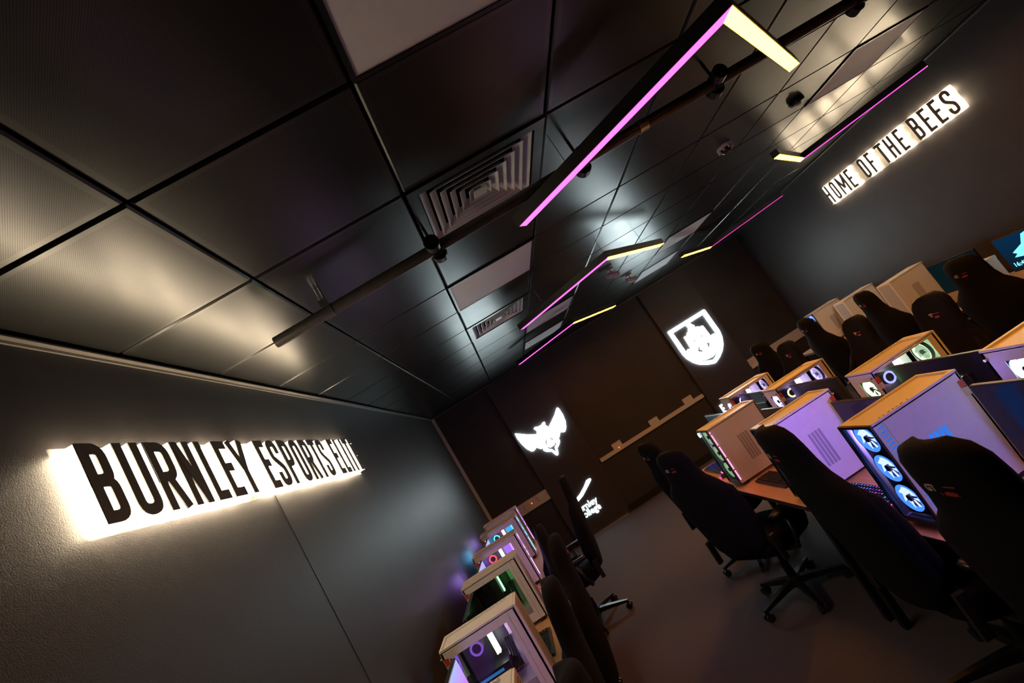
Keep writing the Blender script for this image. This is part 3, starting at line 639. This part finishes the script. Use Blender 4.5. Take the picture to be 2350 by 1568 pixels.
t = thing('storage_box', 'small beige box on the right wall desk at the corner of the lit clock screen', 'box', (4.27, 4.40, DT)); b = MB().box(-.06, .06, -.06, .06, 0, .29).build('box', M_lab, t)
MB().box(-.063, .063, -.063, .063, .29, .32).build('lid', M_lab, t)
tower((XRR, 5.46, DT), PI, 'beige-lit tower along the right wall below the bees sign, the biggest pale one there', gR, 'mesh', PUR, .2, ram_s=1, stick=0, inner=0)
tower((XRR, 6.25, DT), PI, 'beige-lit tower along the right wall between two black chairs', gR, 'mesh', PUR, .2, ram_s=1, stick=0, inner=0)
tower((XRR, 6.93, DT), PI, 'far tower along the right wall with two round blue fans in front', gR, 'glass', BLU, 1, (.03, .22, 1), stick=0, inner=0, ff_s=4)

# ------------------------------------------------------------ monitors (local: screen faces +x)
def grad_mat(name, cols, s, dirv=(0, 0, 1), lo=.10, hi=.43, pink=None):
    m = bpy.data.materials.new(name); m.use_nodes = True; nt = m.node_tree; nt.nodes.clear()
    tc = nt.nodes.new('ShaderNodeTexCoord'); vm = nt.nodes.new('ShaderNodeVectorMath'); vm.operation = 'DOT_PRODUCT'; vm.inputs[1].default_value = dirv
    mr = nt.nodes.new('ShaderNodeMapRange'); mr.inputs['From Min'].default_value = lo; mr.inputs['From Max'].default_value = hi
    r = nt.nodes.new('ShaderNodeValToRGB'); el = r.color_ramp.elements
    while len(el) < len(cols): el.new(.5)
    for i, c_ in enumerate(cols): el[i].position = i / (len(cols) - 1); el[i].color = (*c_, 1)
    e = nt.nodes.new('ShaderNodeEmission'); e.inputs[1].default_value = s; o = nt.nodes.new('ShaderNodeOutputMaterial')
    nt.links.new(tc.outputs['Object'], vm.inputs[0]); nt.links.new(vm.outputs['Value'], mr.inputs['Value']); nt.links.new(mr.outputs[0], r.inputs[0]); nt.links.new(r.outputs[0], e.inputs[0]); nt.links.new(e.outputs[0], o.inputs[0])
    return m
def monitor(loc, rz, label, group, scr=None, w=.56, h=.33, top=1.147 - .735 + .0, extra=None):
    t = thing('monitor', label, 'monitor', loc, rz, group); z1 = top; z0 = top - h
    MB().box(-.022, 0, -w / 2, w / 2, z0, z1).build('casing', M_mon, t, bevel=.003)
    MB().box(-.045, -.022, -w * .28, w * .28, z0 + .06, z1 - .09).build('rear_housing', M_mon, t, bevel=.004)
    s = MB().box(0, .0012, -w / 2 + .008, w / 2 - .008, z0 + .016, z1 - .008).build('screen', scr or M_scr_off, t)
    MB().box(-.06, -.04, -.02, .02, .012, z0 + .12).build('stand', M_mon, t)
    MB().box(-.12, .07, -.12, .12, 0, .012).build('stand_foot', M_mon, t, bevel=.003)
    if extra: extra(s, w, z0, z1)
    return t
gm = 'black monitors on the island desks'
for (x, y, rz, lb) in ((1.60, 1.765, PI, 'switched-off black monitor right of the tower with two blue fans'),
                       (1.585, 2.655, PI, 'switched-off black monitor between the violet-sided tower and the tower with two blue fans'),
                       (1.585, 3.50, PI, 'switched-off black monitor between the orange-lit tower and the violet-sided tower'),
                       (1.585, 4.62, PI, 'bluish grey monitor at the far end of the island, half behind the orange-lit tower'),
                       (1.90, 1.60, 0, 'black monitor nearest the right edge of the picture, back turned'),
                       (1.90, 2.49, 0, 'black monitor seen from behind, reflecting green beside the green-lit tower'),
                       (1.90, 3.53, 0, 'black monitor seen from behind, reflecting violet between two towers'),
                       (1.90, 4.40, 0, 'black monitor seen from behind, before the farthest island tower')):
    monitor((x, y, DT), rz, lb, gm, top=.412 if rz else .438)
G_wall = grad_mat('wallpaper_violet', [(.30, .10, 1), (.75, .12, .95), (.45, .55, 1)], 1.0)
gml = 'monitors along the left wall'
monitor((-.80, 1.50, DT), 0, 'monitor with violet wallpaper at the bottom edge, nearest along the left wall', gml, G_wall, top=.43)
monitor((-.80, 2.47, DT), 0, 'lit monitor with violet wallpaper before the tower with diagonal memory sticks', gml, G_wall, top=.43)
monitor((-.80, 3.55, DT), 0, 'dark monitor along the left wall before the black-window tower', gml, None, top=.43)
monitor((-.80, 4.48, DT), 0, 'lit monitor with violet wallpaper before the violet-lit tower with red lights', gml, G_wall, top=.43)
monitor((-.80, 5.43, DT), 0, 'lit monitor with violet wallpaper before the cyan-lit tower', gml, G_wall, top=.43)
gmr = 'monitors along the right wall'
G_teal = glow('screen_dim_teal', (.010, .030, .034), .32)
G_blue = grad_mat('wallpaper_dark_blue', [(.003, .010, .02), (.002, .022, .06)], 1.2)
def clock(s, w, z0, z1):
    MB2 = poly_mesh([(-.02, .02), (-.13, -.03), (-.10, -.05), (-.14, -.075), (-.06, -.085), (.0, -.06), (.10, -.07), (.2, .04), (.12, .12), (.03, .10)], [], lambda u, v, d: (d, -.05 + u * 1.0, z0 + .20 + v), .0014, .0020)
    MB2.build('wallpaper_wing', G((.18, .85, 1), 1.6), s)
    text_mb('16:49', .055, lambda u, v, d: (d, -.245 + u, z0 + .045 + v), .0014, .0020, bold=.001).build('clock_text', G((.25, .9, 1), 1.5), s)
monitor((4.47, 4.15, DT), PI, 'lit monitor with a cyan wing picture and a clock reading 16:49', gmr, G_blue, top=.412, extra=clock)
monitor((4.50, 4.92, DT), PI, 'dim teal monitor between two black chairs at the right wall', gmr, G_teal, top=.412)
monitor((4.50, 6.59, DT), PI, 'dark monitor along the right wall before the tower with round blue fans', gmr, None, w=.44, top=.412)

# ------------------------------------------------------------ keyboards and mice
def keyboard(loc, rz, label, cols, group='keyboards on the desks'):
    t = thing('keyboard', label, 'keyboard', loc, rz, group)
    MB().box(-.068, .068, -.21, .21, 0, .018).build('body', M_black, t, bevel=.003)
    for r in range(5):
        m = MB()
        for c_ in range(18):
            if c_ in (14,): continue
            y = -.195 + c_ * .0225; m.box(-.055 + r * .0225, -.040 + r * .0225, y, y + .014, .018, .0255)
        m.box(-.056 + r * .0225, -.039 + r * .0225, -.197, .200, .0178, .0200); m.build('key_row', M_plas, t)
    if cols:
        for r in range(5):
            for c_ in range(0, 18, 1):
                if c_ == 14: continue
                y = -.195 + c_ * .0225
                MB().box(-.0515 + r * .0225, -.0435 + r * .0225, y + .003, y + .011, .0255, .0260).build('key_light', G(random.choice(cols), 1.2), t)
def mouse(loc, rz, label, col):
    t = thing('mouse', label, 'mouse', loc, rz, 'computer mice')
    rings = []
    for x, wd, ht in ((-.060, .018, .012), (-.048, .029, .026), (-.015, .033, .036), (.02, .031, .032), (.05, .028, .020), (.060, .020, .010)):
        rings.append([(x, wd * math.cos(PI * k / 8), .002 + ht * math.sin(PI * k / 8)) for k in range(9)] + [(x, -wd * .8, 0), (x, wd * .8, 0)])
    b = MB().loft(rings).build('shell', M_black, t, smooth=True)
    if col:
        MB().tube([(-.030, .004, .0375), (-.026, .004, .0385)], .011, 14).build('logo_light', G(col, 8), t)
        MB().tube([(-.062, -.020, .012), (-.0655, 0, .013), (-.062, .020, .012)], .0028, 8).build('tail_light', G((1, .03, .35), 6), t)
        MB().tube([(.03, 0, .031), (.045, 0, .027)], .005, 8).build('wheel_light', G((1, .05, .4), 3), t)
KC = ((.05, .25, 1), (.30, .12, 1), (.1, .1, .5), (.04, .5, .9), (.6, .1, .7), (.15, .05, .4))
keyboard((1.345, 2.70, DT), PI, 'black keyboard with blue and violet key lights, left of the tower with two blue fans', KC)
mouse((1.245, 2.445, DT), 0, 'black mouse with a glowing pink ring beside the coloured keyboard', (.9, .15, 1))
keyboard((1.350, 3.63, DT), PI, 'unlit black keyboard beside the orange-lit tower, behind the chair', None)
keyboard((1.370, 4.70, DT), PI, 'black keyboard with faint blue keys at the far corner of the island', ((.05, .05, .4), (.03, .03, .2)))
mouse((1.31, 4.40, DT), 0, 'small mouse with pink lights at the front foot of the orange-lit tower', (1, .05, .3))
keyboard((-.52, 2.47, DT), 0, 'black keyboard on the left desk nearest the camera, beside the beige tower', None)
keyboard((-.52, 3.47, DT), 0, 'black keyboard on the middle desk along the left wall', None)
keyboard((4.25, 4.95, DT), PI, 'black keyboard under the dim teal monitor at the right wall', None)
mouse((-.47, 2.12, DT), PI, 'black mouse on the left wall desk near the orange-lit wood', None)
t = thing('mouse_mat', 'thin dark mouse mat under the keyboard in front of the violet-sided tower', 'mouse mat', (1.33, 1.78, DT)); MB().box(-.13, .13, -.17, .17, 0, .003).build('mat', M_fab, t)

# ------------------------------------------------------------ gaming chairs (local: sitter faces +x, origin on the floor under the gas lift)
def sring(cx, cy, cz, hw, hd, n=20, e=2.6, tilt=0, bow=0):
    r = []
    for k in range(n):
        a = 2 * PI * k / n; ca, sa = math.cos(a), math.sin(a)
        yy = hw * math.copysign(abs(sa) ** (2 / e), sa); xx = hd * math.copysign(abs(ca) ** (2 / e), ca)
        r.append((cx + xx + bow * (abs(yy) / max(hw, .01)) ** 2, cy + yy, cz))
    return r
def make_chair():
    t = thing('gaming_chair', 'chair', 'chair')
    # seat
    sec = [(.40, .205, .235), (.415, .24, .262), (.46, .262, .272), (.50, .262, .268), (.515, .245, .25)]
    r = []
    for z, hx, hy in sec:
        r.append([(.02 + hx * math.copysign(abs(math.cos(a)) ** .55, math.cos(a)), hy * math.copysign(abs(math.sin(a)) ** .55, math.sin(a)), z) for a in [2 * PI * k / 24 for k in range(24)]])
    MB().loft(r).build('seat', M_fab, t, smooth=True)
    for s in (-1, 1):
        MB().tube([(-.17, s * .225, .50), (-.05, s * .24, .525), (.12, s * .24, .525), (.22, s * .215, .50)], [.03, .045, .045, .028], 12).build('seat_bolster', M_fab, t, smooth=True)
    # back shell
    prof = [(.47, .17, .035, -.245), (.52, .215, .045, -.250), (.60, .235, .052, -.262), (.70, .245, .055, -.275), (.82, .262, .055, -.292), (.92, .272, .052, -.308), (.99, .262, .048, -.320), (1.04, .222, .044, -.328), (1.09, .168, .042, -.336), (1.15, .147, .042, -.345), (1.22, .143, .042, -.355), (1.27, .135, .040, -.362), (1.305, .110, .034, -.367), (1.325, .060, .024, -.370)]
    bk = MB().loft([sring(x, 0, z, hw, hd, 24, 2.8, bow=.035) for z, hw, hd, x in prof]).build('backrest', M_fab, t, smooth=True)
    for s in (-1, 1):
        MB().tube([(-.245 + .05, s * .185, .53), (-.262 + .068, s * .205, .66), (-.292 + .068, s * .225, .82), (-.31 + .06, s * .23, .94), (-.325 + .04, s * .18, 1.03)], [.02, .035, .038, .034, .018], 12).build('side_wing', M_fab, bk, smooth=True)
    MB().loft([sring(-.25 + .035, 0, z, hw, hd, 20, 2.6) for z, hw, hd in ((.58, .10, .015), (.60, .135, .035), (.66, .145, .042), (.72, .135, .035), (.74, .10, .015))]).build('lumbar_cushion', M_fab, t, smooth=True)
    def fr(u, v, d): return (-.318 + (v - .0) * -.09 + d + .022 - .0, u, 1.17 + v)
    # embroidered mark front and back of the headrest
    for s in (1, -1):
        def ff(u, v, d, s=s): return ((-.349 - v * .1) + s * (.0415 + d), s * u, 1.185 + v)
        text_mb('GT', .030, lambda u, v, d: ff(-.045 + u, v + .012, d), 0, .0012, bold=.001, sx=.8).build('embroidery', M_logo_w, bk)
        text_mb('OMEGA', .016, lambda u, v, d: ff(-.008 + u, v, d), 0, .0012, bold=.001, sx=.95).build('embroidery', M_logo_r, bk)
        MB().add([ff(-.045, .026, 0), ff(.052, .026, 0), ff(.052, .029, 0), ff(-.045, .029, 0), ff(-.045, .026, .0012), ff(.052, .026, .0012), ff(.052, .029, .0012), ff(-.045, .029, .0012)],
                 [(0, 1, 2, 3), (7, 6, 5, 4), (0, 4, 5, 1), (1, 5, 6, 2), (2, 6, 7, 3), (3, 7, 4, 0)]).build('embroidery', M_logo_r, bk)
    for s in (-1, 1):
        MB().tube([(-.10, s * .20, .405), (-.10, s * .315, .42), (-.07, s * .325, .50), (-.05, s * .325, .645)], .018, 10).build('arm_post', M_plas, t, smooth=True)
        MB().loft([[(x, s * .325 + wd * math.cos(2 * PI * k / 12), .662 + .014 * math.sin(2 * PI * k / 12)) for k in range(12)] for x, wd in ((-.17, .025), (-.15, .042), (-.02, .048), (.10, .044), (.125, .025))]).build('armrest', M_plas, t, smooth=True)
        MB().loft([[(-.22 - a, s * .285 + b, z) for a, b in ((-.02, -.012), (.02, -.012), (.02, .012), (-.02, .012))] for z in (.41, .50, .58)]).build('recline_hinge', M_plas, t)
    MB().box(-.12, .14, -.10, .10, .365, .402).build('tilt_mechanism', M_plas, t)
    MB().tube([(.02, 0, .13), (.02, 0, .24)], .03, 14).tube([(.02, 0, .24), (.02, 0, .37)], .018, 14).build('gas_lift', M_blackm, t)
    MB().tube([(.02, 0, .075), (.02, 0, .135)], .045, 16).build('hub', M_plas, t)
    for k in range(5):
        a = 2 * PI * k / 5 + .3; ux, uy = math.cos(a), math.sin(a)
        rings = []
        for rr, wd, z0, z1 in ((.03, .030, .085, .128), (.12, .026, .082, .118), (.24, .020, .070, .098), (.325, .016, .062, .082)):
            rings.append([(.02 + ux * rr - uy * q * wd, uy * rr + ux * q * wd, z) for q, z in ((-1, z0), (1, z0), (.8, z1), (-.8, z1))])
        lg = MB().loft(rings).build('base_leg', M_blackm, t)
        cx, cy = .02 + ux * .315, uy * .315
        cs = MB()
        for q in (-1, 1): cs.tube([(cx - uy * q * .012 - uy * q * 0, cy + ux * q * .012, .029), (cx - uy * q * .026, cy + ux * q * .026, .029)], .029, 14)
        cs.box(cx - .01, cx + .01, cy - .01, cy + .01, .03, .07); cs.build('caster', M_plas, lg)
    return t
proto = make_chair()
def copy_tree(o, parent=None):
    c_ = o.copy(); C.objects.link(c_)
    if parent: c_.parent = parent
    for ch in list(o.children):
        copy_tree(ch, c_)
    return c_
gc = 'black gaming chairs'
chairs = [
 (1.265, 1.435, 0.04, 1.0, 'black gaming chair in front of the tower with two blue fans, nearest the right edge'),
 (1.305, 2.30, -0.06, 1.03, 'black gaming chair in front of the violet-sided tower, back to the left aisle'),
 (1.09, 3.76, .5, .97, 'dark gaming chair at the orange-lit tower, its star base showing on the carpet'),
 (1.20, 4.62, .3, .97, 'farthest gaming chair of the left aisle side of the island, beyond the orange-lit tower'),
 (-.56, 1.48, PI + .05, 1.0, 'gaming chair at the left wall row, only its top showing at the bottom edge'),
 (-.56, 2.34, PI, 1.0, 'gaming chair with a red mark beside the beige tower with diagonal memory sticks'),
 (-.47, 3.30, PI - .1, .975, 'gaming chair beside the black-window tower of the left wall row'),
 (-.55, 4.20, PI + .1, .93, 'gaming chair beside the violet-lit tower of the left wall row'),
 (-.18, 5.35, PI - .05, 1.0, 'tall gaming chair beside the college sign, farthest of the left wall row'),
 (2.17, 2.15, PI, 1.0, 'gaming chair with a white and red mark at the right picture edge, facing the island'),
 (2.17, 3.03, PI, 1.0, 'gaming chair with a violet and red mark above the green-lit tower'),
 (2.27, 3.86, PI, 1.0, 'gaming chair facing the island behind the violet-fan tower'),
 (2.22, 4.75, PI + .1, 1.0, 'gaming chair facing the island behind its farthest tower'),
 (3.66, 3.60, .05, 1.0, 'gaming chair in front of the dim teal monitor, nearest of the right wall row'),
 (3.90, 4.90, -.1, 1.0, 'gaming chair in front of the big pale tower below the bees sign'),
 (3.72, 5.70, 0, 1.0, 'gaming chair between the two pale towers of the right wall row'),
 (3.45, 6.55, .35, .98, 'turned gaming chair with visible grey frame near the right end of the shield board'),
]
for i, (x, y, rz, s, lb) in enumerate(chairs):
    o = proto if i == 0 else copy_tree(proto)
    o.location = (x, y, 0); o.rotation_euler = (0, 0, rz); o.scale = (s, s, s)
    tag(o, lb, 'chair', gc)
